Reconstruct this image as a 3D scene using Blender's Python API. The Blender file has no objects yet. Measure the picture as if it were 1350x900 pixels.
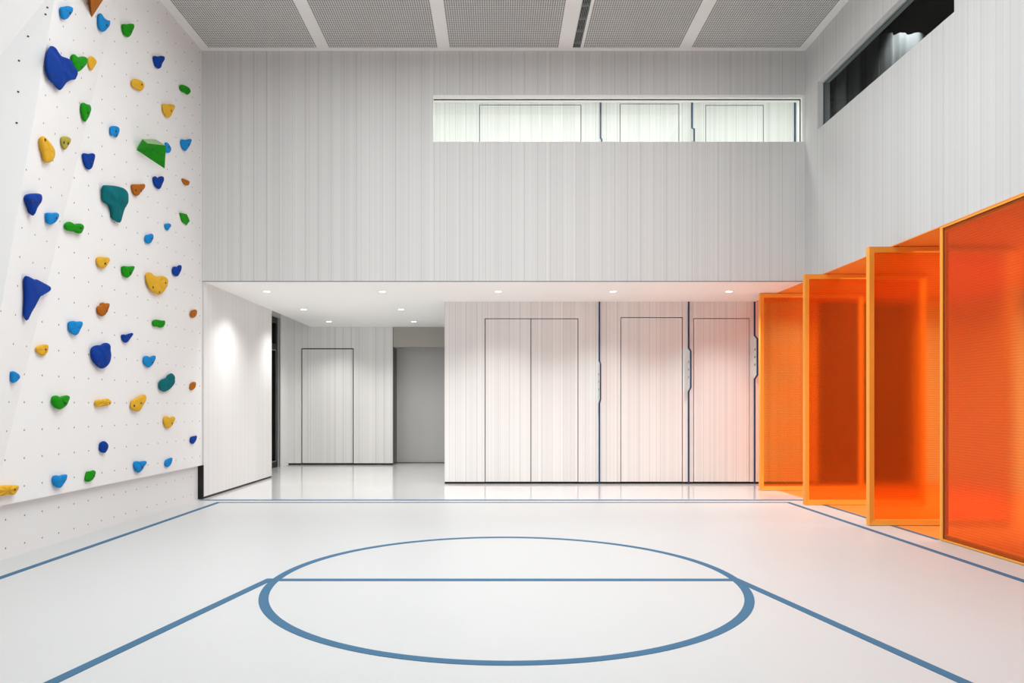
import bpy, bmesh, math, random
from mathutils import Vector, Matrix
from mathutils.bvhtree import BVHTree
random.seed(7)
C = bpy.context.scene.collection

# ------------------------------------------------------------------ camera numbers
F, CX, HY, H = 937.5, 657.0, 534.5, 1.0715      # focal length px, vanishing point, eye height (m)

def ray(px, py):
    return Vector(((px - CX) / F, 1.0, (HY - py) / F))

def on_plane(px, py, p0, n):
    o = Vector((0, 0, H)); d = ray(px, py)
    return o + d * ((p0 - o).dot(n) / d.dot(n))

# ------------------------------------------------------------------ helpers
def lin(r, g, b):
    def f(c):
        c /= 255.0
        return c / 12.92 if c <= 0.04045 else ((c + 0.055) / 1.055) ** 2.4
    return (f(r), f(g), f(b), 1.0)

def new_obj(name, me, parent=None):
    o = bpy.data.objects.new(name, me)
    C.objects.link(o)
    if parent is not None:
        o.parent = parent
    return o

def obj(name, bm, mat, parent=None, smooth=False):
    me = bpy.data.meshes.new(name)
    bmesh.ops.recalc_face_normals(bm, faces=bm.faces)
    bm.to_mesh(me); bm.free()
    for m in (mat if isinstance(mat, (list, tuple)) else [mat]):
        me.materials.append(m)
    if smooth:
        me.polygons.foreach_set('use_smooth', [True] * len(me.polygons))
    return new_obj(name, me, parent)

def struct(name, bm, mat, parent=None, label=None):
    o = obj(name, bm, mat, parent)
    if parent is None:
        o['kind'] = 'structure'
    if label:
        o['label'] = label
    return o

def thing(name, label, cat, loc=(0, 0, 0), group=None, kind=None):
    o = new_obj(name, None)
    o.location = loc; o.empty_display_size = 0.05
    o['label'] = label; o['category'] = cat
    if group: o['group'] = group
    if kind: o['kind'] = kind
    return o

def tag(o, label, cat, group=None):
    o['label'] = label; o['category'] = cat
    if group: o['group'] = group
    return o

def box(bm, x0, x1, y0, y1, z0, z1):
    vs = [bm.verts.new((x, y, z)) for x in (x0, x1) for y in (y0, y1) for z in (z0, z1)]
    for q in ((0, 1, 3, 2), (4, 6, 7, 5), (0, 4, 5, 1), (2, 3, 7, 6), (0, 2, 6, 4), (1, 5, 7, 3)):
        bm.faces.new([vs[i] for i in q])
    return vs

def boxes(*bs):
    bm = bmesh.new()
    for b in bs:
        box(bm, *b)
    return bm

def prism(bm, pts, axis, a0, a1):
    """extrude a closed polygon along an axis; pts are the other two coordinates in x,y,z order"""
    def P(p, a):
        q = list(p); q.insert(axis, a); return bm.verts.new(q)
    A = [P(p, a0) for p in pts]; B = [P(p, a1) for p in pts]
    n = len(pts)
    bm.faces.new(A); bm.faces.new(B[::-1])
    for i in range(n):
        bm.faces.new((A[i], A[(i + 1) % n], B[(i + 1) % n], B[i]))

def cyl(bm, c, r, d, axis=2, n=20):
    """closed cylinder from c, length d along axis"""
    pts = [(r * math.cos(2 * math.pi * i / n), r * math.sin(2 * math.pi * i / n)) for i in range(n)]
    o = [c[k] for k in range(3) if k != axis]
    prism(bm, [(o[0] + p[0], o[1] + p[1]) for p in pts], axis, c[axis], c[axis] + d)

def ring(bm, c, r0, r1, z0, z1, n=28):
    v = []
    for (r, z) in ((r0, z0), (r1, z0), (r1, z1), (r0, z1)):
        v.append([bm.verts.new((c[0] + r * math.cos(2 * math.pi * i / n), c[1] + r * math.sin(2 * math.pi * i / n), z)) for i in range(n)])
    for k in range(4):
        for i in range(n):
            bm.faces.new((v[k][i], v[k][(i + 1) % n], v[(k + 1) % 4][(i + 1) % n], v[(k + 1) % 4][i]))

def slab(axis, a0, a1, u0, u1, z0, z1, holes=()):
    """wall slab whose thickness runs along axis (0=x,1=y), with rectangular openings (u0,u1,z0,z1)"""
    bm = bmesh.new()
    us = sorted({u0, u1, *[h[0] for h in holes], *[h[1] for h in holes]})
    zs = sorted({z0, z1, *[h[2] for h in holes], *[h[3] for h in holes]})
    us = [u for u in us if u0 <= u <= u1]; zs = [z for z in zs if z0 <= z <= z1]
    def solid(i, j):
        if i < 0 or j < 0 or i >= len(us) - 1 or j >= len(zs) - 1: return False
        um, zm = (us[i] + us[i + 1]) / 2, (zs[j] + zs[j + 1]) / 2
        return not any(h[0] < um < h[1] and h[2] < zm < h[3] for h in holes)
    cache = {}
    def V(a, u, z):
        k = (a, u, z)
        if k not in cache:
            cache[k] = bm.verts.new((a, u, z) if axis == 0 else (u, a, z))
        return cache[k]
    for i in range(len(us) - 1):
        for j in range(len(zs) - 1):
            if not solid(i, j): continue
            A, B, c, d = us[i], us[i + 1], zs[j], zs[j + 1]
            for a in (a0, a1):
                bm.faces.new((V(a, A, c), V(a, B, c), V(a, B, d), V(a, A, d)))
            for (di, dj, p, q) in ((-1, 0, (A, c), (A, d)), (1, 0, (B, c), (B, d)), (0, -1, (A, c), (B, c)), (0, 1, (A, d), (B, d))):
                if not solid(i + di, j + dj):
                    bm.faces.new((V(a0, *p), V(a0, *q), V(a1, *q), V(a1, *p)))
    return bm

# ------------------------------------------------------------------ materials
def base_mat(name):
    m = bpy.data.materials.new(name); m.use_nodes = True
    nt = m.node_tree
    return m, nt, nt.nodes['Principled BSDF']

def N(nt, kind, **kw):
    n = nt.nodes.new(kind)
    for k, v in kw.items():
        if k.startswith('i_'):
            n.inputs[int(k[2:])].default_value = v
        else:
            setattr(n, k, v)
    return n

def math_n(nt, op, a, b=None, clamp=False):
    n = N(nt, 'ShaderNodeMath', operation=op, use_clamp=clamp)
    for i, v in enumerate((a, b)):
        if v is None: continue
        if isinstance(v, (int, float)): n.inputs[i].default_value = v
        else: nt.links.new(v, n.inputs[i])
    return n.outputs[0]

def plain(name, col, rough=0.5, spec=0.5, metal=0.0, noise=0.0, nscale=6.0):
    m, nt, b = base_mat(name)
    b.inputs['Roughness'].default_value = rough
    b.inputs['Specular IOR Level'].default_value = spec
    b.inputs['Metallic'].default_value = metal
    b.inputs['Base Color'].default_value = col
    if noise:
        tc = N(nt, 'ShaderNodeTexCoord')
        nz = N(nt, 'ShaderNodeTexNoise'); nz.inputs['Scale'].default_value = nscale; nz.inputs['Detail'].default_value = 4
        nt.links.new(tc.outputs['Object'], nz.inputs['Vector'])
        f = math_n(nt, 'ADD', math_n(nt, 'MULTIPLY', math_n(nt, 'SUBTRACT', nz.outputs[0], 0.5), noise * 2), 1.0)
        mx = N(nt, 'ShaderNodeVectorMath', operation='SCALE'); mx.inputs[0].default_value = col[:3]
        nt.links.new(f, mx.inputs['Scale']); nt.links.new(mx.outputs[0], b.inputs['Base Color'])
    return m

def emit(name, col, s):
    m, nt, b = base_mat(name)
    b.inputs['Base Color'].default_value = col
    b.inputs['Emission Color'].default_value = col
    b.inputs['Emission Strength'].default_value = s
    return m

def slatted(name, col, axis, amp=0.10, rough=0.45, pitch=0.148):
    """white boards with fine vertical reeding: colour and bump vary along one horizontal axis only"""
    m, nt, b = base_mat(name)
    b.inputs['Roughness'].default_value = rough
    b.inputs['Specular IOR Level'].default_value = 0.3
    g = N(nt, 'ShaderNodeNewGeometry')
    s = N(nt, 'ShaderNodeSeparateXYZ'); nt.links.new(g.outputs['Position'], s.inputs[0])
    v = s.outputs[axis]
    def wn(w, off):
        n = N(nt, 'ShaderNodeTexWhiteNoise', noise_dimensions='1D')
        nt.links.new(math_n(nt, 'ADD', math_n(nt, 'FLOOR', math_n(nt, 'DIVIDE', v, w)), off), n.inputs['W'])
        return n.outputs['Value']
    n1, n2, n3 = wn(pitch, 13.3), wn(0.0105, 5.7), wn(0.0262, 2.1)
    fr = math_n(nt, 'FRACT', math_n(nt, 'DIVIDE', v, pitch))
    seam = math_n(nt, 'LESS_THAN', fr, 0.05)
    f = math_n(nt, 'MULTIPLY', math_n(nt, 'SUBTRACT', n1, 0.5), amp * 0.35)
    f = math_n(nt, 'ADD', f, math_n(nt, 'MULTIPLY', math_n(nt, 'SUBTRACT', n2, 0.5), amp * 0.8))
    f = math_n(nt, 'ADD', f, math_n(nt, 'MULTIPLY', math_n(nt, 'SUBTRACT', n3, 0.5), amp * 0.45))
    f = math_n(nt, 'SUBTRACT', f, math_n(nt, 'MULTIPLY', seam, amp * 1.5))
    f = math_n(nt, 'ADD', f, 1.0)
    mx = N(nt, 'ShaderNodeVectorMath', operation='SCALE'); mx.inputs[0].default_value = col[:3]
    nt.links.new(f, mx.inputs['Scale']); nt.links.new(mx.outputs[0], b.inputs['Base Color'])
    return m

def pegged(name, col, y0, z0):
    """painted climbing panel with a grid of small dark bolt holes every 20 cm"""
    m, nt, b = base_mat(name)
    b.inputs['Roughness'].default_value = 0.55
    b.inputs['Specular IOR Level'].default_value = 0.3
    g = N(nt, 'ShaderNodeNewGeometry')
    s = N(nt, 'ShaderNodeSeparateXYZ'); nt.links.new(g.outputs['Position'], s.inputs[0])
    def off(v, o):
        t = math_n(nt, 'ADD', math_n(nt, 'DIVIDE', math_n(nt, 'SUBTRACT', v, o), 0.2), 0.5)
        return math_n(nt, 'MULTIPLY', math_n(nt, 'SUBTRACT', math_n(nt, 'FRACT', t), 0.5), 0.2)
    a, c = off(s.outputs[1], y0), off(s.outputs[2], z0)
    d = math_n(nt, 'SQRT', math_n(nt, 'ADD', math_n(nt, 'MULTIPLY', a, a), math_n(nt, 'MULTIPLY', c, c)))
    hole = math_n(nt, 'LESS_THAN', d, 0.0066)
    mx = N(nt, 'ShaderNodeMix', data_type='RGBA')
    mx.inputs['A'].default_value = col; mx.inputs['B'].default_value = (0.16, 0.16, 0.16, 1)
    nt.links.new(hole, mx.inputs['Factor']); nt.links.new(mx.outputs['Result'], b.inputs['Base Color'])
    return m

def floor_mat(name, col, rough, spec, seam=False):
    m, nt, b = base_mat(name)
    b.inputs['Specular IOR Level'].default_value = spec
    g = N(nt, 'ShaderNodeNewGeometry')
    nz = N(nt, 'ShaderNodeTexNoise'); nz.inputs['Scale'].default_value = 0.9; nz.inputs['Detail'].default_value = 5
    nt.links.new(g.outputs['Position'], nz.inputs['Vector'])
    f = math_n(nt, 'ADD', math_n(nt, 'MULTIPLY', math_n(nt, 'SUBTRACT', nz.outputs[0], 0.5), 0.05), 1.0)
    mx = N(nt, 'ShaderNodeVectorMath', operation='SCALE'); mx.inputs[0].default_value = col[:3]
    nt.links.new(f, mx.inputs['Scale']); nt.links.new(mx.outputs[0], b.inputs['Base Color'])
    r = math_n(nt, 'ADD', math_n(nt, 'MULTIPLY', nz.outputs[0], 0.08), rough)
    nt.links.new(r, b.inputs['Roughness'])
    return m

def glass(name, tint=(1, 1, 1, 1), refl=0.06):
    m = bpy.data.materials.new(name); m.use_nodes = True
    nt = m.node_tree; nt.nodes.clear()
    out = N(nt, 'ShaderNodeOutputMaterial')
    t = N(nt, 'ShaderNodeBsdfTransparent'); t.inputs[0].default_value = tint
    gl = N(nt, 'ShaderNodeBsdfGlossy'); gl.inputs['Roughness'].default_value = 0.02
    mx = N(nt, 'ShaderNodeMixShader'); mx.inputs[0].default_value = refl
    nt.links.new(t.outputs[0], mx.inputs[1]); nt.links.new(gl.outputs[0], mx.inputs[2]); nt.links.new(mx.outputs[0], out.inputs[0])
    return m

def polycarbonate(name, col, see, rough):
    """ribbed translucent orange sheet: part diffuse, part translucent, part blurred see-through"""
    m = bpy.data.materials.new(name); m.use_nodes = True
    nt = m.node_tree; nt.nodes.clear()
    out = N(nt, 'ShaderNodeOutputMaterial')
    g = N(nt, 'ShaderNodeNewGeometry')
    s = N(nt, 'ShaderNodeSeparateXYZ'); nt.links.new(g.outputs['Position'], s.inputs[0])
    w = math_n(nt, 'SINE', math_n(nt, 'MULTIPLY', s.outputs[2], 2 * math.pi / 0.020))
    bp = N(nt, 'ShaderNodeBump'); bp.inputs['Strength'].default_value = 0.12; bp.inputs['Distance'].default_value = 0.002
    nt.links.new(w, bp.inputs['Height'])
    k = math_n(nt, 'ADD', math_n(nt, 'MULTIPLY', w, 0.035), 1.0)
    sc = N(nt, 'ShaderNodeVectorMath', operation='SCALE'); sc.inputs[0].default_value = col[:3]
    nt.links.new(k, sc.inputs['Scale'])
    di = N(nt, 'ShaderNodeBsdfDiffuse'); tr = N(nt, 'ShaderNodeBsdfTranslucent')
    rf = N(nt, 'ShaderNodeBsdfRefraction'); rf.inputs['IOR'].default_value = 1.3; rf.inputs['Roughness'].default_value = rough
    gl = N(nt, 'ShaderNodeBsdfGlossy'); gl.inputs['Roughness'].default_value = 0.25
    sr = N(nt, 'ShaderNodeVectorMath', operation='SCALE'); sr.inputs[0].default_value = (0.95, 0.66, 0.31)
    nt.links.new(k, sr.inputs['Scale']); nt.links.new(sr.outputs[0], rf.inputs['Color'])
    nt.links.new(sc.outputs[0], di.inputs[0]); nt.links.new(sc.outputs[0], tr.inputs[0])
    nt.links.new(bp.outputs[0], gl.inputs['Normal'])
    m1 = N(nt, 'ShaderNodeMixShader'); m1.inputs[0].default_value = 0.32
    nt.links.new(di.outputs[0], m1.inputs[1]); nt.links.new(tr.outputs[0], m1.inputs[2])
    m2 = N(nt, 'ShaderNodeMixShader'); m2.inputs[0].default_value = see
    nt.links.new(m1.outputs[0], m2.inputs[1]); nt.links.new(rf.outputs[0], m2.inputs[2])
    m3 = N(nt, 'ShaderNodeMixShader'); m3.inputs[0].default_value = 0.03
    nt.links.new(m2.outputs[0], m3.inputs[1]); nt.links.new(gl.outputs[0], m3.inputs[2])
    nt.links.new(m3.outputs[0], out.inputs[0])
    return m

WHITE = (0.80, 0.80, 0.79, 1)
M = {}
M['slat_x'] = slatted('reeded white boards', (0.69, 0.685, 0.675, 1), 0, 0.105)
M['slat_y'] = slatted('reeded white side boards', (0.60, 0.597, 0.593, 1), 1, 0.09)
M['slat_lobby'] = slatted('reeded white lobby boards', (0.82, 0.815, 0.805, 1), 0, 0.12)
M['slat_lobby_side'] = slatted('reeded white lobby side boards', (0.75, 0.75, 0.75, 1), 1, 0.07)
M['white'] = plain('white paint', WHITE, 0.6, 0.3)
M['ceiling'] = plain('ceiling paint', (0.84, 0.84, 0.83, 1), 0.7, 0.3)
M['soffit'] = plain('bright soffit paint', (0.93, 0.93, 0.915, 1), 0.6, 0.3)
M['black'] = plain('black trim', (0.012, 0.012, 0.012, 1), 0.5, 0.3)
M['void'] = plain('dark void', (0.02, 0.019, 0.018, 1), 0.9, 0.1)
M['edge_grey'] = plain('grey edge trim', (0.22, 0.22, 0.22, 1), 0.5, 0.3)
M['seam'] = plain('dark door gap', (0.03, 0.03, 0.032, 1), 0.7, 0.2)
M['climb'] = pegged('white climbing panel', (0.82, 0.82, 0.815, 1), 5.1, 0.096)
M['kick'] = pegged('grey white kick panel', (0.76, 0.76, 0.755, 1), 4.967, 0.075)
M['climb_plain'] = plain('white plain climbing panel', (0.82, 0.82, 0.815, 1), 0.55, 0.3)
M['court'] = floor_mat('pale court floor', (0.525, 0.527, 0.526, 1), 0.34, 0.35)
M['lobby_floor'] = floor_mat('polished pale lobby floor', (0.60, 0.60, 0.596, 1), 0.06, 0.6)
M['blue_line'] = plain('blue court paint', (0.060, 0.142, 0.236, 1), 0.6, 0.04)
M['blue_edge'] = plain('blue edging', lin(28, 62, 100), 0.4, 0.4)
M['grey_panel'] = plain('grey metal panel', (0.52, 0.52, 0.515, 1), 0.45, 0.5)
M['taupe'] = plain('taupe lintel', (0.40, 0.385, 0.35, 1), 0.5, 0.4)
M['taupe_dark'] = plain('dark taupe jamb', (0.10, 0.095, 0.085, 1), 0.5, 0.4)
M['grey_frame'] = plain('grey aluminium', (0.30, 0.32, 0.32, 1), 0.4, 0.5)
M['glass'] = glass('clear glass', (0.97, 0.985, 0.975, 1), 0.012)
M['glass_dark'] = glass('dim glass', (0.75, 0.78, 0.78, 1), 0.03)
M['curtain'] = plain('grey curtain cloth', (0.30, 0.31, 0.31, 1), 0.85, 0.1)
M['poly'] = polycarbonate('orange ribbed polycarbonate', (0.93, 0.22, 0.03, 1), 0.88, 0.18)
M['frame'] = plain('orange frame lacquer', (0.92, 0.38, 0.045, 1), 0.45, 0.4)
M['orange'] = plain('orange lining', (0.94, 0.34, 0.06, 1), 0.5, 0.3)
M['orange_floor'] = plain('burnt orange floor', (0.70, 0.24, 0.045, 1), 0.5, 0.2)
M['lamp'] = emit('lamp lens', (1.0, 0.99, 0.96, 1), 9.0)
M['dot'] = plain('grey button', (0.25, 0.26, 0.25, 1), 0.4, 0.5)
M['bolt'] = plain('dark bolt socket', (0.03, 0.03, 0.032, 1), 0.5, 0.4)
M['chalk'] = plain('chalky pale green resin', lin(150, 178, 132), 0.8, 0.1, noise=0.12, nscale=14)
HOLD = {k: plain(k + ' resin', lin(*v), 0.68, 0.12, noise=0.10, nscale=9) for k, v in {
    'light blue': (20, 132, 200), 'dark blue': (6, 56, 146), 'green': (24, 142, 14), 'yellow': (220, 170, 48),
    'olive': (172, 160, 64), 'brown': (170, 96, 20), 'teal': (0, 102, 108)}.items()}

# ------------------------------------------------------------------ room numbers
YW = 8.16            # upper far wall
XL, XR = -3.40, 3.52
ZC, ZS = 5.14, 2.495 # ceiling, soffit
YB = 9.75            # lobby wall with the doors
YE = 12.87           # lobby end wall
Y0 = -5.0            # open end of the hall behind the camera (glazed front, daylight)

# ---- floors and their painted lines
floor = struct('floor', boxes((-3.6, 3.535, Y0, 8.10, -0.12, 0.0)), M['court'])
struct('floor_lobby', boxes((-4.1, 3.535, 8.10, 13.6, -0.12, 0.0)), M['lobby_floor'])
struct('floor_annex', boxes((3.535, 6.4, 2.0, 9.9, -0.12, 0.0)), M['orange_floor'])

def flat(name, pts, z=0.0015):
    bm = bmesh.new()
    prism(bm, pts, 2, 0.0, z)
    return obj(name, bm, M['blue_line'], floor)

LW = 0.053
XC, YC_, RO = 0.045, 4.371, 1.44
bm = bmesh.new(); ring(bm, (XC, YC_), RO - LW, RO, 0.0, 0.0020, 160)
o = obj('painted_circle', bm, M['blue_line'], floor)
flat('painted_line', [(XC - RO + 0.02, YC_ - LW / 2), (XC + RO - 0.02, YC_ - LW / 2), (XC + RO - 0.02, YC_ + LW / 2), (XC - RO + 0.02, YC_ + LW / 2)], 0.0024)
for sgn, xa, xb in ((-1, -1.405, -2.07), (1, 1.460, 2.17)):
    h = LW / 2 * 1.02
    flat('painted_line', [(xa - h, 4.40), (xa + h, 4.40), (xb + h, 1.0), (xb - h, 1.0)], 0.0028)
flat('painted_line', [(-3.125, 7.845), (3.235, 7.845), (3.235, 7.898), (-3.125, 7.898)])
flat('painted_line', [(-3.125, Y0 + 1), (-3.072, Y0 + 1), (-3.072, 7.845), (-3.125, 7.845)])
flat('painted_line', [(3.182, Y0 + 1), (3.235, Y0 + 1), (3.235, 7.845), (3.182, 7.845)])
flat('painted_line', [(-3.39, 8.03), (3.535, 8.03), (3.535, 8.10), (-3.39, 8.10)], 0.0022)
flat('painted_line', [(3.492, 5.675), (3.535, 5.675), (3.535, 8.03), (3.492, 8.03)])

# ---- ceiling of the hall: white margins with a dark space above the perforated panels
PX = [(-3.304, -2.056), (-1.932, -0.686), (-0.563, 0.690), (0.955, 2.067), (2.185, 3.437)]
PY0, PY1 = 7.13, 8.092
VENT = (0.835, 0.945)
holes = [(a, b, PY0, PY1) for a, b in PX] + [(VENT[0], VENT[1], PY0, PY1)]
bm = slab(1, ZC, ZC + 0.010, -3.9, 3.7, Y0, 8.31, holes)     # built upright, then laid flat
for v in bm.verts:
    v.co = Vector((v.co.x, v.co.z, v.co.y))
ceiling = struct('ceiling', bm, M['ceiling'])
obj('plenum', boxes((-3.9, 3.7, 6.9, 8.31, ZC + 0.032, ZC + 0.12)), M['void'], ceiling)

def perforated(w, d, pitch=0.0238, hole=0.0178):
    bm = bmesh.new()
    nx, ny = int(w / pitch), int(d / pitch)
    mx, my = (w - nx * pitch) / 2, (d - ny * pitch) / 2
    def edges(n, m, L):
        e = [0.0]
        for i in range(n):
            c = m + (i + 0.5) * pitch
            e += [c - hole / 2, c + hole / 2]
        return e + [L]
    ex, ey = edges(nx, mx, w), edges(ny, my, d)
    V = [[bm.verts.new((x - w / 2, y - d / 2, 0)) for y in ey] for x in ex]
    for i in range(len(ex) - 1):
        for j in range(len(ey) - 1):
            if i % 2 == 1 and j % 2 == 1: continue
            bm.faces.new((V[i][j], V[i][j + 1], V[i + 1][j + 1], V[i + 1][j]))
    return bm

plabels = ['perforated grey ceiling panel at the far left, beside the climbing wall', 'perforated grey ceiling panel second from the climbing wall',
           'middle perforated grey ceiling panel of the row of five', 'perforated grey ceiling panel bordered on its left by the slatted air vent',
           'perforated grey ceiling panel at the far right, above the dark side window']
for (a, b), lab in zip(PX, plabels):
    o = obj('ceiling_panel', perforated(b - a, PY1 - PY0), M['ceiling'])
    o.location = ((a + b) / 2, (PY0 + PY1) / 2, ZC)
    md = o.modifiers.new('thickness', 'SOLIDIFY'); md.thickness = 0.004; md.offset = -1
    tag(o, lab, 'ceiling panel', 'perforated ceiling panels')

vent = thing('air_vent', 'long narrow slatted air vent between two perforated ceiling panels', 'vent', ((VENT[0] + VENT[1]) / 2, PY0, ZC))
vx = (VENT[0] + VENT[1]) / 2
def vloc(bm):
    for v in bm.verts: v.co -= Vector((vx, PY0, ZC))
    return bm
obj('vent_frame', vloc(boxes((VENT[0], VENT[0] + 0.010, PY0, PY1, ZC, ZC + 0.025), (VENT[1] - 0.010, VENT[1], PY0, PY1, ZC, ZC + 0.025))), M['ceiling'], vent)
for k in range(5):
    x = VENT[0] + 0.016 + k * 0.0175
    obj('blade', vloc(boxes((x, x + 0.005, PY0, PY1, ZC + 0.004, ZC + 0.025))), M['grey_frame'], vent)
for k in range(4):
    y = PY0 + 0.12 + k * 0.25
    obj('cross_bar', vloc(boxes((VENT[0] + 0.01, VENT[1] - 0.01, y, y + 0.012, ZC + 0.006, ZC + 0.028))), M['grey_frame'], vent)

# ---- upper far wall with its long window
WZ0, WZ1 = 4.098, 4.640
struct('wall_front', slab(1, YW, YW + 0.15, -3.9, XR, ZS + 0.006, ZC, [(-0.754, XR, WZ0, WZ1)]), M['slat_x'])
struct('trim_1', boxes((-3.40, XR, YW + 0.003, YW + 0.019, ZS - 0.001, ZS + 0.006)), M['edge_grey'])
w1 = new_obj('window_1', None); w1['kind'] = 'structure'
fx0, fx1 = -0.754, XR
obj('window_frame', boxes((fx0, fx1, YW + 0.01, YW + 0.14, WZ1 - 0.032, WZ1), (fx1 - 0.030, fx1, YW + 0.01, YW + 0.14, WZ0, WZ1 - 0.032),
                          (fx0, fx0 + 0.006, YW + 0.03, YW + 0.14, WZ0, WZ1 - 0.032)), M['soffit'], w1)
obj('gasket', boxes((fx0 + 0.006, fx1 - 0.030, YW + 0.05, YW + 0.07, WZ1 - 0.037, WZ1 - 0.032), (fx1 - 0.035, fx1 - 0.030, YW + 0.05, YW + 0.07, WZ0, WZ1 - 0.037)), M['seam'], w1)
obj('pane', boxes((fx0 + 0.006, fx1 - 0.035, YW + 0.056, YW + 0.064, WZ0, WZ1 - 0.037)), M['glass'], w1)

# ---- doors: flush leaves with a dark gap round them
def door(name, mat, xs, y, z0, z1, gap=0.011):
    """xs: outer edges and the splits between leaves; the leaf face sits just behind the wall face"""
    d = new_obj(name, None); d['kind'] = 'structure'; d.location = ((xs[0] + xs[-1]) / 2, y, z0)
    L = Vector(d.location)
    def put(nm, b, m):
        bm = boxes(b)
        for v in bm.verts: v.co -= L
        return obj(nm, bm, m, d)
    for a, b in zip(xs[:-1], xs[1:]):
        put('door_leaf', (a + gap * (1 if a == xs[0] else .5), b - gap * (1 if b == xs[-1] else .5), y + 0.004, y + 0.045, z0 + 0.002, z1 - gap), mat)
    put('door_rebate', (xs[0], xs[-1], y + 0.05, y + 0.10, z0, z1), M['seam'])
    return d

# ---- lobby: block with three doors
D1, D2, D3 = (-0.187, 0.447, 1.098), (1.675, 2.529), (2.674, 3.449)
ZD = 0.028
struct('wall_lobby', slab(1, YB, YB + 0.15, -0.739, 4.38, ZD, 2.62, [(D1[0], D1[2], ZD, 2.268), (D2[0], D2[1], ZD, 2.284), (D3[0], D3[1], ZD, 2.270)]), M['slat_lobby'])
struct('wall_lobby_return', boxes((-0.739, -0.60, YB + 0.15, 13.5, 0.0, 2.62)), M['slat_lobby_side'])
struct('baseboard_lobby', boxes((-0.735, 4.38, YB + 0.006, YB + 0.15, 0.0, ZD)), M['black'])
door('door_1', M['slat_lobby'], D1, YB, ZD, 2.268)
door('door_2', M['slat_lobby'], D2, YB, ZD, 2.284)
door('door_3', M['slat_lobby'], D3, YB, ZD, 2.270)

# ---- lobby end wall with door and grey niche
D4 = (-3.570, -2.618)
NX0, NX1, NZ = -1.909, -0.90, 2.136
struct('wall_lobby_back', slab(1, YE, YE + 0.14, -4.1, -0.739, 0.03, 2.9, [(D4[0], D4[1], 0.03, 2.110), (NX0, -0.739, 0.03, 2.9)]), M['slat_lobby'])
struct('baseboard_back', boxes((-3.82, NX0, YE + 0.006, YE + 0.14, 0.0, 0.03)), M['black'])
door('door_4', M['slat_lobby'], D4, YE, 0.03, 2.110, 0.020)
d5 = new_obj('door_5', None); d5['kind'] = 'structure'
obj('lintel', boxes((NX0 + 0.008, -0.741, YE + 0.004, YE + 0.14, NZ, 2.9)), M['taupe'], d5)
obj('jamb', boxes((NX0, NX0 + 0.008, YE - 0.004, YE + 0.43, 0.0, NZ)), M['taupe_dark'], d5)
obj('jamb', boxes((NX0, NX0 + 0.008, YE - 0.004, YE + 0.14, NZ, 2.49)), M['taupe_dark'], d5)
obj('door_panel', boxes((NX0 + 0.008, -0.741, YE + 0.43, YE + 0.48, 0.012, NZ + 0.2)), M['grey_panel'], d5)
obj('threshold', boxes((NX0 + 0.008, -0.741, YE + 0.41, YE + 0.43, 0.0, 0.012)), M['taupe_dark'], d5)

# ---- lobby left wall, side corridor
XLW = -3.385
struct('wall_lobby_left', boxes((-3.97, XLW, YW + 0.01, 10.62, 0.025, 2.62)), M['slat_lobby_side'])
struct('baseboard_left', boxes((-3.97, XLW - 0.005, YW + 0.012, 10.615, 0.0, 0.025)), M['black'])
struct('wall_corridor', slab(0, -3.97, -3.82, 10.62, 12.88, 0.0, 2.9, [(11.20, 12.43, 0.0, 2.60)]), M['grey_panel'])
struct('wall_lobby_corner', boxes((-3.83, -3.80, 12.43, 12.87, 0.0, 2.74)), M['white'])
d6 = new_obj('door_6', None); d6['kind'] = 'structure'
obj('door_frame', slab(0, -3.95, -3.86, 11.20, 12.43, 0.0, 2.60, [(11.30, 12.33, 0.12, 2.02), (11.30, 12.33, 2.14, 2.50)]), M['black'], d6)
obj('pane', boxes((-3.915, -3.905, 11.30, 12.33, 0.12, 2.02), (-3.915, -3.905, 11.30, 12.33, 2.14, 2.50)), M['glass_dark'], d6)
obj('bead', slab(0, -3.86, -3.855, 11.285, 12.345, 0.105, 2.035, [(11.295, 12.335, 0.115, 2.025)]), M['grey_frame'], d6)
struct('wall_corridor_outer', boxes((-4.6, -4.5, 10.7, 13.0, 0.0, 2.9)), M['void'])
struct('ceiling_corridor', boxes((-4.1, XL - 0.005, 10.62, 12.9, 2.74, 2.84)), M['white'])

# ---- soffit over the lobby (floor of the upper corridor)
struct('ceiling_lobby', boxes((-3.39, XR, YW + 0.02, 13.5, ZS, 2.85)), M['soffit'])

# ---- upper corridor seen through the long window
CY = YB
ZCC = 5.262
U1, U2, U3 = (-0.264, 1.139), (1.665, 2.482), (2.839, 3.640)
struct('floor_upper', boxes((-1.6, 4.8, YW + 0.15, CY + 0.15, 2.851, 2.88)), M['soffit'])
struct('wall_upper', slab(1, CY, CY + 0.15, -1.6, 4.8, 2.88, ZCC, [(U1[0], U1[1], 2.88, 5.199), (U2[0], U2[1], 2.88, 5.213), (U3[0], U3[1], 2.88, 5.194)]), M['slat_lobby'])
struct('wall_upper_left', boxes((-1.7, -1.6, YW + 0.15, CY + 0.15, 2.88, ZCC)), M['white'])
struct('wall_upper_right', boxes((4.8, 4.9, YW + 0.02, CY + 0.15, 2.88, ZCC)), M['white'])
struct('wall_upper_front', boxes((XR + 0.16, 4.8, YW, YW + 0.15, 2.88, ZCC)), M['white'])
struct('ceiling_upper', boxes((-1.7, 4.9, YW + 0.15, CY + 0.15, ZCC, ZCC + 0.1)), M['soffit'])
door('door_7', M['slat_lobby'], U1, CY, 2.88, 5.199)
door('door_8', M['slat_lobby'], U2, CY, 2.88, 5.213)
door('door_9', M['slat_lobby'], U3, CY, 2.88, 5.194)

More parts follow.
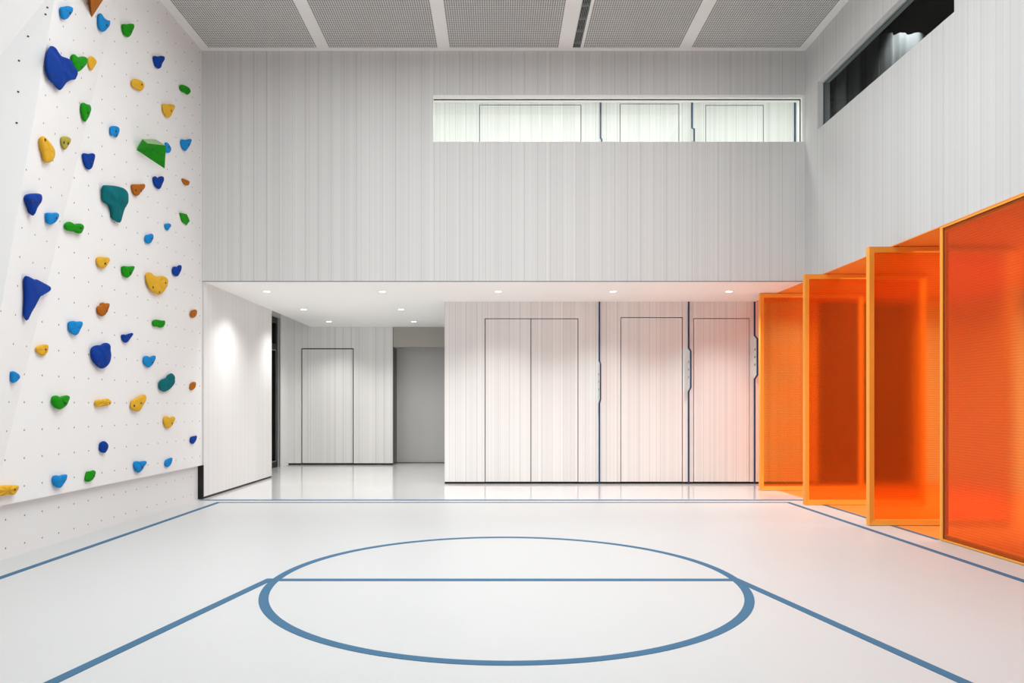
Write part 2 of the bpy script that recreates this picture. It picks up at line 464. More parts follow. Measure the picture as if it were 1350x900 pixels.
# ---- blue-edged fins on the door walls: a slim strip that steps out round a white block
def fin(label, x, zb0, zb1, z0, z1, block=True, y=YB):
    t = thing('wall_fin', label, 'wall fin', (x, y, z0), 'blue edged wall fins')
    hw, p, e, c = 0.009, 0.125, 0.018, 0.055
    def loc(bm):
        for v in bm.verts: v.co -= Vector((x, y, z0))
        return bm
    bm = bmesh.new()
    if block:
        out = [(y, z0), (y - e, z0), (y - e, zb0), (y - p, zb0 + c), (y - p, zb1 - c), (y - e, zb1), (y - e, z1), (y, z1),
               (y, zb1 - 0.002), (y - 0.001, zb1 - 0.004), (y - p + e, zb1 - c - 0.006), (y - p + e, zb0 + c + 0.006), (y - 0.001, zb0 + 0.004), (y, zb0 + 0.002)]
    else:
        out = [(y, z0), (y - e, z0), (y - e, z1), (y, z1)]
    prism(bm, out, 0, x - hw, x + hw)
    obj('edge_strip', loc(bm), M['blue_edge'], t)
    if block:
        bm = bmesh.new()
        prism(bm, [(y, zb0 + 0.002), (y - 0.001, zb0 + 0.004), (y - p + e, zb0 + c + 0.006), (y - p + e, zb1 - c - 0.006), (y - 0.001, zb1 - 0.004), (y, zb1 - 0.002)], 0, x - hw - 0.004, x + hw - 0.003)
        obj('side_block', loc(bm), M['white'], t)
        zm = (zb0 + zb1) / 2
        for k in (-1, 0, 1):
            bm = bmesh.new(); cyl(bm, (x - hw - 0.009, y - 0.062, zm + k * 0.104), 0.015, 0.006, 0, 16)
            obj('button', loc(bm), M['dot'], t)
    return t
fin('blue edged wall fin right of the double door, its white block lowest of the three', 1.384, 1.10, 1.69, 0.0, 2.494)
fin('blue edged wall fin between the two single doors, white block at middle height', 2.607, 1.26, 1.865, 0.0, 2.494)
fin('blue edged wall fin beside the first orange panel, its white block highest', 3.510, 1.43, 2.034, 0.0, 2.494)
fin('blue edged wall fin upstairs right of the wide door outline, behind the long window', 1.400, 4.13, 4.735, 2.88, 5.255)
fin('blue edged wall fin upstairs between the two narrow door outlines, visibly stepped', 2.653, 4.24, 4.875, 2.88, 5.255)
fin('straight blue edged wall fin upstairs at the right end of the long window', 4.063, 0, 0, 2.88, 5.255, False)

# ---- downlights in the soffit
def downlight(x, y, label, power):
    t = thing('downlight', label, 'downlight', (x, y, ZS), 'recessed downlights in the lobby soffit')
    bm = bmesh.new(); ring(bm, (0, 0), 0.040, 0.052, -0.004, 0.0); obj('trim_ring', bm, M['white'], t)
    bm = bmesh.new(); cyl(bm, (0, 0, -0.002), 0.040, 0.002); obj('lens', bm, M['lamp'], t)
    L = bpy.data.lights.new('lamp', 'SPOT'); L.energy = power; L.spot_size = math.radians(124); L.spot_blend = 1.0
    L.shadow_soft_size = 0.04; L.color = (1.0, 0.98, 0.95)
    l = new_obj('lamp', L, t); l.location = (0, 0, -0.02)
PW = 70
names = ['leftmost downlight of the front soffit row, beside the left lobby wall', 'downlight second from left in the front soffit row', 'middle downlight of the front soffit row, above the double door',
         'downlight fourth from left in the front soffit row, near the narrow doors', 'rightmost downlight of the front soffit row, beside the orange panels']
for x, nm in zip((-2.885, -1.445, 0.0, 1.43, 2.875), names):
    downlight(x, 8.86, nm, PW)
for x, y, nm in ((-2.88, 10.52, 'left downlight of the middle soffit row, near the dark side door'), (-1.44, 10.52, 'right downlight of the middle soffit row'),
                 (-2.87, 12.05, 'left downlight of the rear soffit row, before the lobby end door'), (-1.43, 12.05, 'right downlight of the rear soffit row, before the grey niche')):
    downlight(x, y, nm, PW)

# ---- right wall (upper) with its window
SY0, SY1, SZ0, SZ1 = 5.490, 7.850, 4.108, 4.640
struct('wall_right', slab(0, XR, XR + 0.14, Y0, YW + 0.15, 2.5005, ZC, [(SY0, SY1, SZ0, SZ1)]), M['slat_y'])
w2 = new_obj('window_2', None); w2['kind'] = 'structure'
obj('window_frame', slab(0, XR + 0.060, XR + 0.075, SY0, SY1, SZ0, SZ1, [(SY0 + 0.012, SY1 - 0.012, SZ0 + 0.012, SZ1 - 0.02)]), M['grey_frame'], w2)
obj('reveal', slab(0, XR + 0.002, XR + 0.138, SY0, SY1, SZ0, SZ1, [(SY0 + 0.004, SY1 - 0.004, SZ0 + 0.004, SZ1 - 0.004)]), M['white'], w2)
obj('pane', boxes((XR + 0.064, XR + 0.070, SY0 + 0.012, SY1 - 0.012, SZ0 + 0.012, SZ1 - 0.02)), M['glass_dark'], w2)
# dark room behind it
bmr = boxes((XR + 0.14, 7.0, 3.2, 3.3, 2.9, 5.7), (XR + 0.14, 7.0, 8.02, 8.12, 2.9, 5.7), (7.0, 7.1, 3.2, 8.12, 2.9, 5.7), (XR + 0.14, 7.1, 3.2, 8.12, 5.7, 5.8), (XR + 0.14, 7.1, 3.2, 8.12, 2.8, 2.9))
struct('wall_side_room', bmr, M['void'])
bm = bmesh.new()
cols = []
n = 220
for i in range(n + 1):
    u = i / n
    x = 3.72 + u * 2.1
    a = 0.030 * math.sin(u * 2 * math.pi * 13 + 0.6 * math.sin(u * 21)) + 0.010 * math.sin(u * 2 * math.pi * 29)
    cols.append([bm.verts.new((x, 7.88 + a * (0.75 + 0.25 * (1 - t)), 2.95 + (5.20 - 2.95) * t - (0.012 * abs(math.sin(u * math.pi * 26)) if t == 1 else 0))) for t in (0, 0.35, 0.7, 1)])
for i in range(n):
    for k in range(3):
        bm.faces.new((cols[i][k], cols[i + 1][k], cols[i + 1][k + 1], cols[i][k + 1]))
cur = obj('curtain', bm, M['curtain'], None, True)
md = cur.modifiers.new('thickness', 'SOLIDIFY'); md.thickness = 0.003
tag(cur, 'pleated grey curtain lit from above inside the dark side window', 'curtain')
L = bpy.data.lights.new('curtain_lamp', 'SPOT'); L.energy = 45; L.spot_size = math.radians(50); L.spot_blend = 0.8; L.shadow_soft_size = 0.03
l = new_obj('curtain_lamp', L); l.location = (4.52, 7.74, 5.62); l.rotation_euler = (math.radians(8), 0, 0)

# ---- side opening: orange lining, annex behind the pivoting panels
struct('ceiling_annex', boxes((XR, 6.4, 1.9, 9.9, 2.493, 2.500)), M['orange'])
struct('wall_annex_end', boxes((4.38, 5.70, YB + 0.01, YB + 0.15, 0.0, 2.497)), M['seam'])
struct('wall_annex_corner', boxes((5.70, 6.4, YB, YB + 0.15, 0.0, 2.497)), M['white'])
struct('wall_annex_side', boxes((6.4, 6.5, 2.0, 9.9, 0.0, 2.6)), M['white'])
struct('wall_annex_near', boxes((XR + 0.10, 6.5, 1.9, 2.0, 0.0, 2.6)), M['white'])
struct('wall_right_lower', boxes((XR, XR + 0.10, Y0, 3.03, 0.0, 2.497)), M['white'])

# ---- pivoting panels
PW_, PT, PZ0, PZ1, FB = 1.30, 0.056, 0.004, 2.488, 0.048
def make_panel(label):
    t = thing('pivot_panel', label, 'pivot panel', (0, 0, 0), 'orange pivoting panels')
    # frame: four mitred bars with an inward sloping face, built with the leaf standing across the view (width along x)
    h = PT / 2
    prof = [(0, 0, -h), (0, 0, h), (0.034, 0.013, h), (0.034, 0.013, 0.006), (FB, FB, 0.006), (FB, FB, -h + 0.010)]   # (side inset, end inset, y)
    def bar(k):
        bm = bmesh.new()
        def corner(j, d, e):
            return [(d, PZ0 + e), (PW_ - d, PZ0 + e), (PW_ - d, PZ1 - e), (d, PZ1 - e)][j % 4]
        E = [[bm.verts.new((corner(j, d, e)[0], y, corner(j, d, e)[1])) for d, e, y in prof] for j in (k, k + 1)]
        bm.faces.new(E[0]); bm.faces.new(E[1][::-1])
        for i in range(len(prof)):
            q = (i + 1) % len(prof)
            bm.faces.new((E[0][i], E[0][q], E[1][q], E[1][i]))
        return bm
    for k, nm in enumerate(('rail', 'stile', 'rail', 'stile')):
        obj(nm, bar(k), M['frame'], t)
    obj('sheet', boxes((0.034, PW_ - 0.034, 0.006, 0.021, PZ0 + 0.013, PZ1 - 0.013)), M['poly'], t)
    for z0, z1 in ((0.0, PZ0), (PZ1, 2.493)):
        bm = bmesh.new(); cyl(bm, (0.26, 0, z0), 0.022, z1 - z0, 2, 16)
        obj('pivot', bm, M['black'], t)
    return t
def copy_panel(src, label):
    r = src.copy(); C.objects.link(r); r['label'] = label
    for ch in src.children:
        c = ch.copy(); C.objects.link(c); c.parent = r
    return r
p1 = make_panel('open orange pivot panel nearest the white fin wall, farthest back')
p1.location = (3.308, 8.975 + PT / 2, 0)
p2 = copy_panel(p1, 'open orange pivot panel between the farthest and the nearest open ones')
p2.location = (3.308, 7.668 + PT / 2, 0)
p3 = copy_panel(p1, 'open orange pivot panel directly beside the closed one, largest of the three open')
p3.location = (3.308, 6.338 + PT / 2, 0)
p4 = copy_panel(p1, 'closed orange panel flush with the right wall, at the photo edge')
p4.location = (3.515 + PT / 2, 4.362, 0); p4.rotation_euler = (0, 0, math.pi / 2)
p5 = copy_panel(p1, 'closed orange panel flush with the right wall, nearest the viewer, before the other closed one')
p5.location = (3.515 + PT / 2, 3.042, 0); p5.rotation_euler = (0, 0, math.pi / 2)

# ------------------------------------------------------------------ climbing wall
def poly_panel(name, pts, mat, parent=None, th=0.06):
    bm = bmesh.new()
    n = (pts[1] - pts[0]).cross(pts[2] - pts[0]).normalized()
    if n.x < 0: n = -n
    A = [bm.verts.new(p) for p in pts]; B = [bm.verts.new(p - n * th) for p in pts]
    bm.faces.new(A); bm.faces.new(B[::-1])
    for i in range(len(pts)):
        bm.faces.new((A[i], A[(i + 1) % len(pts)], B[(i + 1) % len(pts)], B[i]))
    o = obj(name, bm, mat, parent)
    if parent is None: o['kind'] = 'structure'
    return o
ZK = 0.388
def seamY(z): return 4.849 + (z - 0.593) * 0.363
def edge2(z):
    t = (z - 3.995) / 2.318
    return Vector((-3.2 + 0.088 * t, 5.125 + 0.433 * t, z))
PA0, NA = Vector((XL, 0, 0)), Vector((1, 0, 0))
S1, S2 = Vector((XL, seamY(4.684), 4.684)), Vector((XL, seamY(0.593), 0.593))
NB = (S1 - S2).cross(edge2(3.995) - S2).normalized()
if NB.x < 0: NB = -NB
PB0 = S2.copy()
E1, E2 = edge2(3.995), edge2(1.677)
GD = 3.41 * F / CX
G1 = Vector((-3.41, GD, H + (HY - 74) / F * GD))
NC = (E1 - E2).cross(G1 - E2).normalized()
if NC.x < 0: NC = -NC
G2 = on_plane(60, 0, E1, NC)
# where the two edges of the grey facet meet, above the frame
d2, d3 = (E1 - E2).normalized(), (G2 - G1).normalized()
r = E1 - G1
a_, b_, c_ = d2.dot(d2), d2.dot(d3), d3.dot(d3)
d_, e_ = d2.dot(r), d3.dot(r)
s_ = (b_ * e_ - c_ * d_) / (a_ * c_ - b_ * b_)
APEX = E1 + d2 * s_
G0 = G1 - d3 * 1.6
wl = new_obj('wall_left', None); wl['kind'] = 'structure'
poly_panel('climbing_panel', [Vector((XL, YW + 0.005, ZK)), Vector((XL, seamY(ZK), ZK)), Vector((XL, seamY(ZC), ZC)), Vector((XL, YW + 0.005, ZC))], M['climb'], wl)
zt = min(APEX.z, 5.1)
poly_panel('overhang_panel', [Vector((XL, seamY(ZK), ZK)), edge2(ZK), edge2(ZC), Vector((XL, seamY(ZC), ZC))], M['climb'], wl)
poly_panel('prow_panel', [edge2(zt), edge2(ZK), edge2(ZK) + (G0 - E2) * 1.0, G0], M['climb_plain'], wl)
poly_panel('upper_prow_panel', [G0, edge2(zt), edge2(zt) + Vector((0.1, -0.30, 1.0)) * 0.9, G0 + Vector((0.1, -0.30, 1.0)) * 1.8], M['climb_plain'], wl)
poly_panel('kick_panel', [Vector((XL - 0.042, YW - 0.015, 0.0)), Vector((XL - 0.042, 1.0, 0.0)), Vector((XL - 0.042, 1.0, ZK)), Vector((XL - 0.042, YW - 0.015, ZK))], M['kick'], wl, 0.03)
for px, py in ((25, 80), (24, 121), (22, 162), (62.5, 10), (60, 19), (37, 48)):
    q = on_plane(px, py, E1, NC)
    b = bmesh.new(); bmesh.ops.create_cone(b, cap_ends=True, segments=12, radius1=0.007, radius2=0.007, depth=0.003)
    b.transform(Matrix.Translation(q) @ NC.to_track_quat('Z', 'Y').to_matrix().to_4x4())
    obj('bolt_hole', b, M['bolt'], wl)
struct('trim_2', boxes((XL - 0.070, XLW + 0.002, YW - 0.012, YW + 0.008, 0.0, ZK)), M['black'])
struct('wall_left_rear', boxes((-3.72, -3.50, Y0, 8.16, 0.0, ZC)), M['white'])
# ------------------------------------------------------------------ climbing holds
def catmull(pts, sub=4):
    out = []
    n = len(pts)
    for i in range(n):
        p0, p1, p2, p3 = pts[i - 1], pts[i], pts[(i + 1) % n], pts[(i + 2) % n]
        for k in range(sub):
            t = k / sub
            out.append(tuple(0.5 * ((2 * p1[j]) + (-p0[j] + p2[j]) * t + (2 * p0[j] - 5 * p1[j] + 4 * p2[j] - p3[j]) * t * t + (-p0[j] + 3 * p1[j] - 3 * p2[j] + p3[j]) * t ** 3) for j in (0, 1)))
    return out

ZOOM = {'1': (0, 0, 4.736), '2': (0, 170, 4.736), '3': (0, 330, 4.736), '4': (0, 490, 4.736),
        'p': (130, 150, 9.471), 'q': (130, 230, 9.471), 'r': (30, 340, 9.471), 's': (0, 0, 9.471)}

def facet(k):
    return (PA0, NA) if k == 'A' else (PB0, NB)

def hold(zk, pts, col, p, fk, label, bolts=(), name='climbing_hold', sub=4, flatness=0.86, ridge=0.0):
    ox, oy, s = ZOOM[zk]
    P0, n = facet(fk)
    up = (Vector((0, 0, 1)) - n * n.z).normalized()
    side = up.cross(n).normalized()          # runs along the wall
    px = [(x / s + ox, y / s + oy) for x, y in pts]
    if sub > 1: px = catmull(px, sub)
    p = min(p, 0.085) * 0.56
    mid = P0 + n * (0.6 * p)
    W = [on_plane(a, b, mid, n) for a, b in px]
    c = sum(W, Vector()) / len(W)
    root = c - n * (0.6 * p)
    uv = [((w - c).dot(side), (w - c).dot(up)) for w in W]
    ext = max(abs(v) for _, v in uv)
    bm = bmesh.new()
    rings = [(0.0, 0.85), (0.30, 0.95), (0.5, 0.995), (0.62, 1.0), (0.76, 0.965), (0.88, flatness), (0.95, flatness * 0.78), (0.985, flatness * 0.48), (1.0, flatness * 0.18)]
    rr = random.Random(len(label) * 31 + int(abs(c.z) * 100))
    ph = [rr.uniform(0, 6.28) for _ in range(4)]
    prev = None
    R = []
    for h, k in rings:
        vs = []
        for (u, v) in uv:
            lift = h * p
            if h > 0.6:   # lumpy face, fuller towards the top lip like a jug
                lift *= 1.0 + 0.10 * math.sin(3.1 * u / ext + ph[0]) * math.sin(2.7 * v / ext + ph[1]) + 0.12 * (v * k / ext)
                if ridge: lift *= 1.0 - ridge * math.exp(-((v * k / ext - 0.35) / 0.22) ** 2)
            vs.append(bm.verts.new(root + side * (u * k) + up * (v * k) + n * lift))
        R.append(vs)
    m = len(uv)
    for a, b in zip(R[:-1], R[1:]):
        for i in range(m):
            bm.faces.new((a[i], a[(i + 1) % m], b[(i + 1) % m], b[i]))
    bm.faces.new(R[0][::-1]); bm.faces.new(R[-1])
    bmesh.ops.recalc_face_normals(bm, faces=bm.faces)
    tree = BVHTree.FromBMesh(bm)
    t = thing(name, label, 'climbing hold', root)
    for v in bm.verts: v.co -= root
    obj('hold_body', bm, HOLD[col], t, True)
    for bx, by in bolts:
        d = ray(bx / s + ox, by / s + oy)
        hit = tree.ray_cast(Vector((0, 0, H)), d.normalized())
        if hit[0] is None: continue
        q, nn = hit[0], hit[1]
        if nn.dot(d) > 0: nn = -nn
        b = bmesh.new()
        rad = min(0.011, ext * 0.17)
        bmesh.ops.create_cone(b, cap_ends=True, segments=14, radius1=rad, radius2=rad * 0.9, depth=0.006)
        b.transform(Matrix.Translation(q - root) @ nn.to_track_quat('Z', 'Y').to_matrix().to_4x4())
        obj('bolt', b, M['bolt'], t)
    return t

def volume(base, apexes, faces, col, fk, label, bolts=()):
    """faceted plywood volume: base points lie on the wall, apex points stand off it by the given height"""
    P0, n = facet(fk)
    pts = [on_plane(a, b, P0, n) for a, b in base] + [on_plane(a, b, P0 + n * h, n) for a, b, h in apexes]
    root = sum(pts[:len(base)], Vector()) / len(base)
    bm = bmesh.new()
    V = [bm.verts.new(p) for p in pts]
    for f in faces: bm.faces.new([V[i] for i in f])
    bmesh.ops.recalc_face_normals(bm, faces=bm.faces)
    tree = BVHTree.FromBMesh(bm)
    t = thing('climbing_volume', label, 'climbing volume', root)
    for v in bm.verts: v.co -= root
    if len(faces) == 6: bm.faces.ensure_lookup_table(); bm.faces[2].material_index = 1   # worn, chalky top
    o = obj('volume_body', bm, [HOLD[col], M['chalk']], t)
    md = o.modifiers.new('edges', 'BEVEL'); md.width = 0.006; md.segments = 2
    for bx, by in bolts:
        d = ray(bx, by); hit = tree.ray_cast(Vector((0, 0, H)), d.normalized())
        if hit[0] is None: continue
        q, nn = hit[0], hit[1]
        if nn.dot(d) > 0: nn = -nn
        b = bmesh.new(); bmesh.ops.create_cone(b, cap_ends=True, segments=14, radius1=0.008, radius2=0.007, depth=0.005)
        b.transform(Matrix.Translation(q - root) @ nn.to_track_quat('Z', 'Y').to_matrix().to_4x4())
        obj('bolt', b, M['bolt'], t)
    return t

LB, DB, GR, YE_, OL, BR, TE = 'light blue', 'dark blue', 'green', 'yellow', 'olive', 'brown', 'teal'
holds = [
 ('1', [(383,70),(386,50),(400,42),(408,48),(425,38),(445,45),(449,62),(440,90),(420,115),(402,123),(388,110)], LB, .06, 'B', 'light blue hold at the top of the climbing wall, left of the orange volume', [(437,83)]),
 ('1', [(618,150),(619,100),(628,83),(645,108),(668,125),(682,130),(680,160),(660,190),(638,199),(625,185)], LB, .06, 'B', 'light blue pointed hold just below the orange brown volume', [(665,158)]),
 ('1', [(766,165),(768,150),(790,152),(815,148),(834,152),(836,170),(825,195),(815,222),(799,232),(783,222),(770,195)], GR, .06, 'A', 'green hold nearest the ceiling on the climbing wall', [(818,197)]),
 ('1', [(330,288),(347,297),(365,325),(385,350),(415,362),(440,375),(455,405),(475,432),(483,460),(480,490),(468,498),(440,500),(415,515),(395,545),(378,563),(362,555),(345,530),(320,510),(303,475),(293,430),(292,370),(300,325),(315,295)], DB, .14, 'B', 'very large dark blue winged hold at upper left of the climbing wall', [(450,430),(322,468)], 0.30),
 ('1', [(452,385),(453,350),(461,338),(475,350),(495,362),(520,352),(538,362),(540,385),(525,415),(500,440),(482,448),(465,425)], GR, .06, 'B', 'green hold touching the right tip of the very large dark blue hold', [(512,418)]),
 ('1', [(552,385),(556,365),(568,352),(585,360),(600,383),(595,405),(580,430),(571,441),(560,425)], YE_, .04, 'B', 'small yellow diamond hold right of the green hold by the big blue one', []),
 ('1', [(961,365),(962,350),(985,353),(1005,349),(1024,353),(1025,370),(1012,395),(1004,420),(990,428),(975,418),(966,392)], DB, .055, 'A', 'dark blue hold at upper right of the climbing wall, highest small one', [(1010,392)]),
 ('1', [(824,510),(832,495),(850,493),(875,502),(893,518),(898,540),(888,562),(875,567),(858,558),(835,548),(825,530)], YE_, .06, 'A', 'yellow hold tilted down to the right, below left of the highest dark blue hold', [(886,527)]),
 ('1', [(1124,545),(1130,529),(1147,531),(1170,542),(1185,556),(1187,575),(1172,591),(1158,580),(1135,570)], GR, .05, 'A', 'green hold at the right edge of the climbing wall, upper of two there', [(1180,572)]),
 ('1', [(1017,665),(1020,648),(1042,652),(1065,650),(1086,656),(1089,672),(1078,697),(1065,725),(1050,734),(1032,720),(1020,692)], YE_, .06, 'A', 'yellow hold above the faceted green volume', [(1070,693)]),
 ('1', [(511,690),(513,655),(520,640),(540,650),(558,655),(567,680),(560,710),(545,745),(532,762),(520,740)], GR, .055, 'B', 'tall narrow green hold below the yellow diamond hold', [(550,703)]),
 ('1', [(690,820),(692,792),(705,786),(730,790),(743,805),(740,835),(728,857),(712,848),(695,845)], LB, .05, 'A', 'squarish light blue hold left of the faceted green volume', [(725,820),(728,843)]),
 ('2', [(257,70),(262,50),(270,46),(290,65),(318,95),(338,135),(341,170),(325,200),(300,211),(282,205),(273,160),(260,115)], YE_, .07, 'B', 'tall yellow crescent hold at left below the very large dark blue hold', [(282,68)]),
 ('2', [(385,75),(388,52),(405,46),(430,52),(438,70),(425,105),(403,130),(392,110)], OL, .045, 'B', 'olive hold beside the tall yellow crescent hold', [(400,85),(425,90)]),
 ('2', [(519,160),(525,151),(552,155),(575,151),(589,160),(590,185),(580,225),(570,247),(555,253),(540,243),(525,200)], DB, .055, 'A', 'dark blue tongue shaped hold below right of the olive hold', [(570,203)]),
 ('p', [(835,375),(840,356),(860,362),(885,395),(905,435),(895,475),(870,488),(845,470)], LB, .045, 'A', 'small light blue hold tucked behind the right corner of the green volume', [(880,415)]),
 ('p', [(1031,345),(1040,318),(1075,325),(1110,322),(1140,312),(1158,325),(1150,355),(1120,420),(1085,465),(1055,440),(1036,390)], LB, .055, 'A', 'light blue hold near the right edge, right of the faceted green volume', [(1128,385)]),
 ('q', [(687,70),(690,30),(705,22),(730,45),(750,48),(775,22),(800,28),(810,60),(800,105),(775,165),(752,182),(725,165),(700,120)], DB, .055, 'A', 'dark blue heart shaped hold under the faceted green volume', []),
 ('q', [(1043,60),(1050,48),(1090,65),(1125,80),(1132,105),(1120,132),(1085,132),(1060,100)], BR, .04, 'A', 'small brown hold at the right edge, right of the dark blue heart hold', []),
 ('q', [(418,150),(422,122),(470,122),(530,120),(565,118),(577,140),(565,175),(530,215),(500,255),(470,267),(445,245),(428,200)], BR, .06, 'A', 'brown triangular hold right of the large teal hold', [(465,195),(532,205)]),
 ('q', [(55,140),(130,135),(220,145),(300,170),(345,210),(362,265),(350,350),(325,430),(300,520),(280,585),(262,600),(220,585),(183,555),(175,480),(155,410),(125,375),(80,345),(55,300),(52,220)], TE, .11, 'A', 'large teal hook shaped hold, larger of the two teal ones', [(297,328)], -0.25),
 ('q', [(826,630),(840,613),(870,610),(895,618),(903,640),(885,665),(870,692),(855,698),(840,680)], LB, .035, 'A', 'smallest light blue hold, upper right of the light blue oval hold', []),
 ('q', [(583,810),(590,770),(605,750),(630,752),(655,738),(675,750),(680,785),(665,830),(640,858),(615,862),(592,845)], LB, .05, 'A', 'light blue oval hold below right of the large teal hold', [(665,800)]),
 ('2', [(168,440),(180,408),(215,402),(248,405),(256,422),(250,450),(230,490),(205,541),(190,505)], DB, .08, 'B', 'dark blue downward pointing wedge hold at left, above a light blue hold', [(200,452),(237,462)]),
 ('2', [(293,535),(300,522),(325,524),(355,522),(364,540),(355,565),(335,588),(313,597),(298,585)], LB, .06, 'B', 'light blue hold below right of the dark blue wedge hold', [(352,555)]),
 ('2', [(409,600),(418,582),(435,579),(455,592),(475,598),(492,589),(512,597),(521,618),(512,645),(494,653),(475,642),(455,640),(430,636),(415,625)], GR, .07, 'A', 'green bone shaped hold lying sideways', [(505,620)]),
 ('3', [(607,60),(615,40),(645,42),(675,45),(683,60),(672,85),(655,108),(640,113),(622,103),(610,85)], YE_, .06, 'A', 'yellow hold below the large teal hold, left of a green hold', [(657,82)]),
 ('3', [(765,115),(768,97),(800,100),(830,97),(837,108),(825,140),(810,162),(792,171),(775,158),(767,138)], GR, .06, 'A', 'green hold left of the large yellow hold', [(815,138)]),
 ('3', [(1077,125),(1083,105),(1092,100),(1105,107),(1122,91),(1132,100),(1127,130),(1112,158),(1095,160),(1082,148)], DB, .045, 'A', 'dark blue hold upper right of the large yellow hold', []),
 ('3', [(915,160),(920,140),(935,138),(955,152),(985,163),(1015,160),(1040,172),(1052,195),(1045,215),(1025,250),(1008,272),(985,275),(960,262),(935,235),(920,195)], YE_, .09, 'A', 'largest yellow hold, at mid height on the right of the climbing wall', [(1034,203),(955,230),(995,260)], 0.2),
 ('r', [(50,224),(140,268),(180,270),(320,345),(340,375),(325,405),(230,460),(175,545),(130,640),(95,710),(68,770),(52,780),(35,760),(30,700),(38,500),(33,260)], DB, .07, 'B', 'big dark blue triangular fin hold at mid height on the left', []),
 ('3', [(610,370),(615,350),(632,340),(638,325),(655,330),(675,330),(680,345),(672,375),(655,402),(635,411),(618,398)], BR, .06, 'A', 'brown hold above the big blue egg shaped hold', [(668,378)]),
 ('3', [(1188,400),(1195,378),(1205,372),(1222,370),(1230,385),(1222,410),(1205,421),(1192,415)], BR, .04, 'A', 'small brown hold at the right edge, right of the flat green hold', []),
 ('3', [(955,455),(957,437),(975,431),(1005,437),(1025,438),(1030,455),(1022,475),(1000,482),(985,475),(962,475)], GR, .05, 'A', 'flat wide green hold below the largest yellow hold', [(1020,455)]),
 ('3', [(432,470),(435,445),(455,440),(480,444),(505,443),(512,460),(500,495),(485,522),(468,528),(448,518),(435,495)], LB, .06, 'A', 'light blue hold upper left of the big blue egg shaped hold', []),
 ('3', [(763,545),(765,525),(785,526),(805,520),(826,515),(828,528),(812,550),(800,570),(782,576),(770,565)], DB, .05, 'A', 'small dark blue hold upper right of the big blue egg shaped hold', []),
 ('3', [(575,640),(580,605),(600,592),(630,590),(655,577),(678,582),(690,605),(693,650),(685,695),(660,728),(635,737),(610,722),(585,685)], DB, .10, 'A', 'big blue egg shaped hold in the lower middle of the climbing wall', [(672,663),(618,710)], 0.2),
 ('3', [(227,620),(235,600),(255,590),(285,587),(300,595),(298,625),(285,650),(268,658),(245,645)], YE_, .05, 'A', 'yellow hold at left, below the big dark blue triangular fin', [(285,618)]),
 ('3', [(74,760),(88,756),(108,767),(123,788),(115,808),(95,822),(76,822)], LB, .045, 'B', 'light blue hold at the far left, lower than the yellow hold', []),
 ('3', [(898,685),(902,662),(918,658),(935,668),(960,656),(970,662),(967,685),(952,712),(930,731),(912,720),(900,705)], LB, .055, 'A', 'light blue heart shaped hold upper left of the smaller teal hold', [(952,700)]),
 ('3', [(995,850),(1000,820),(1020,802),(1045,792),(1060,772),(1073,768),(1090,790),(1093,815),(1080,845),(1050,872),(1025,882),(1003,872)], TE, .07, 'A', 'smaller teal hold, low on the right of the climbing wall', [], 0.2),
 ('3', [(1186,855),(1192,828),(1210,821),(1222,825),(1220,850),(1208,868),(1195,872),(1188,866)], BR, .035, 'A', 'small brown hold at the right edge, right of the smaller teal hold', []),
 ('4', [(331,185),(337,155),(350,147),(370,160),(390,155),(415,146),(432,155),(430,175),(412,210),(390,230),(370,234),(345,218)], GR, .08, 'A', 'broad green heart shaped hold low on the left', [(408,195)]),
 ('4', [(597,195),(603,178),(620,172),(645,175),(660,167),(680,172),(692,190),(685,207),(660,211),(630,216),(605,217)], YE_, .06, 'A', 'flat yellow bar hold right of the broad green heart hold', [(685,197)]),
 ('4', [(821,205),(828,180),(850,165),(870,155),(895,142),(910,150),(908,175),(892,210),(875,240),(860,247),(835,240),(822,228)], YE_, .07, 'A', 'slanted yellow hold lower left of the smaller teal hold', [(880,197),(838,212)]),
 ('4', [(1023,305),(1028,280),(1040,276),(1055,287),(1080,279),(1093,288),(1088,310),(1070,340),(1050,353),(1032,340)], YE_, .055, 'A', 'yellow heart shaped hold below the smaller teal hold', [(1075,322)]),
 ('4', [(626,470),(630,445),(645,432),(662,440),(673,460),(670,488),(655,505),(637,503),(627,488)], DB, .055, 'A', 'dark blue oval hold below the flat yellow bar hold', [(658,465)]),
 ('4', [(1188,430),(1193,408),(1202,402),(1215,400),(1227,398),(1229,410),(1220,435),(1208,448),(1195,447)], DB, .04, 'A', 'small dark blue hold at the lower right edge of the climbing wall', []),
 ('4', [(839,585),(845,558),(870,560),(905,556),(914,568),(900,590),(885,615),(865,629),(848,615)], LB, .06, 'A', 'light blue hold in the bottom row with a flat top, below the slanted yellow hold', [(886,595)]),
 ('4', [(1031,575),(1038,550),(1055,540),(1072,536),(1075,552),(1068,575),(1052,593),(1037,592)], LB, .045, 'A', 'light blue hold in the bottom row nearest the lobby', []),
 ('4', [(334,680),(338,652),(350,645),(370,650),(395,641),(415,642),(414,665),(400,695),(385,718),(365,724),(345,712)], LB, .065, 'A', 'light blue hold in the bottom row left of the green hold', []),
 ('4', [(536,670),(545,630),(550,620),(565,622),(580,614),(593,622),(592,645),(575,675),(555,686),(540,682)], GR, .055, 'A', 'green hold in the bottom row of the climbing wall', [(588,650)]),
 ('4', [(-60,720),(0,710),(50,707),(100,708),(113,722),(105,750),(85,767),(45,768),(0,776),(-60,775)], YE_, .08, 'A', 'long yellow hold at the bottom left, cut by the photo edge', [(93,735)]),
]
for hd in holds:
    hold(hd[0], hd[1], hd[2], hd[3], hd[4], hd[5], hd[6], ridge=hd[7] if len(hd) > 7 else 0.0)
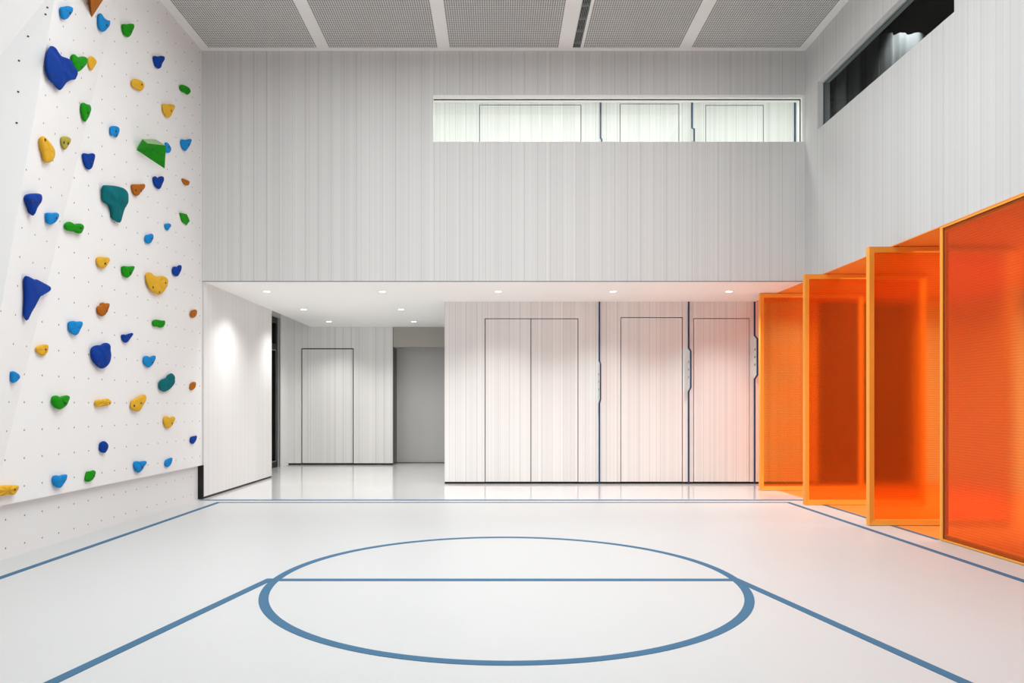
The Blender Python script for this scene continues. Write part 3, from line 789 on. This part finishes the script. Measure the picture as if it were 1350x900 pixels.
# faceted pieces
hold('q', [(1014,475),(1100,495),(1137,580),(1098,633),(1045,590)], GR, .035, 'A', 'green angular hold at the right edge, below the small brown hold', [], sub=1, flatness=0.9)
def Z(zk, x, y):
    ox, oy, s = ZOOM[zk]; return (x / s + ox, y / s + oy)
volume([Z('p', 470, 452), Z('p', 545, 312), Z('p', 715, 318), Z('p', 828, 690), ], [(*Z('p', 610, 368), .13), (*Z('p', 845, 395), .13)],
       [(0, 3, 2, 1), (0, 1, 4), (1, 2, 5, 4), (2, 3, 5), (0, 4, 5), (0, 5, 3)], GR, 'A', 'large faceted green volume at upper right of the climbing wall',
       [Z('p', 575, 470), Z('p', 670, 440), Z('p', 733, 480), Z('p', 793, 520), Z('p', 790, 603)])
volume([Z('s', 1145, 226), Z('s', 1000, -420), Z('s', 1560, -420)], [(*Z('s', 1130, -150), .10)], [(0, 2, 1), (0, 1, 3), (1, 2, 3), (2, 0, 3)], BR, 'B', 'orange brown triangular volume at the very top of the climbing wall')

# ------------------------------------------------------------------ light
w = bpy.data.worlds.new('world'); bpy.context.scene.world = w; w.use_nodes = True
bg = w.node_tree.nodes['Background']; bg.inputs[0].default_value = (0.95, 0.985, 1.0, 1); bg.inputs[1].default_value = 0.14

def area(name, loc, rot, sx, sy, power, col=(1, 1, 1)):
    L = bpy.data.lights.new(name, 'AREA'); L.shape = 'RECTANGLE'; L.size = sx; L.size_y = sy; L.energy = power; L.color = col
    o = new_obj(name, L); o.location = loc; o.rotation_euler = rot
    return o
area('hall_ceiling_lamp', (0.15, 4.7, 5.05), (0, 0, 0), 4.8, 4.0, 150, (0.935, 0.985, 1.0))
hl = area('hall_ceiling_lamp', (0.15, 4.3, 5.07), (0, 0, 0), 4.8, 4.6, 108, (0.935, 0.985, 1.0))
hl.data.spread = math.radians(112)
area('upper_corridor_lamp', (1.5, 8.7, 5.24), (0, 0, 0), 5.6, 0.4, 42, (0.97, 1.0, 0.97))
al = area('annex_lamp', (4.9, 7.6, 2.45), (0, 0, 0), 2.4, 3.8, 92, (1, 0.97, 0.92))
al.data.spread = math.radians(125)

cam = bpy.data.cameras.new('camera'); cam.lens = 25.0; cam.sensor_width = 36.0
cam.shift_x = (675.0 - CX) / 1350.0; cam.shift_y = (HY - 450.0) / 1350.0
cam.clip_start = 0.05
co = new_obj('camera', cam); co.location = (0, 0, H); co.rotation_euler = (math.radians(90), 0, 0)
sc = bpy.context.scene
sc.camera = co
sc.view_settings.view_transform = 'Standard'
sc.view_settings.look = 'None'
sc.view_settings.gamma = 1.0
sc.view_settings.use_curve_mapping = False
sc.view_settings.exposure = 0.16
sc.cycles.use_denoising = True
sc.cycles.max_bounces = 16; sc.cycles.diffuse_bounces = 8; sc.cycles.transmission_bounces = 12; sc.cycles.transparent_max_bounces = 16
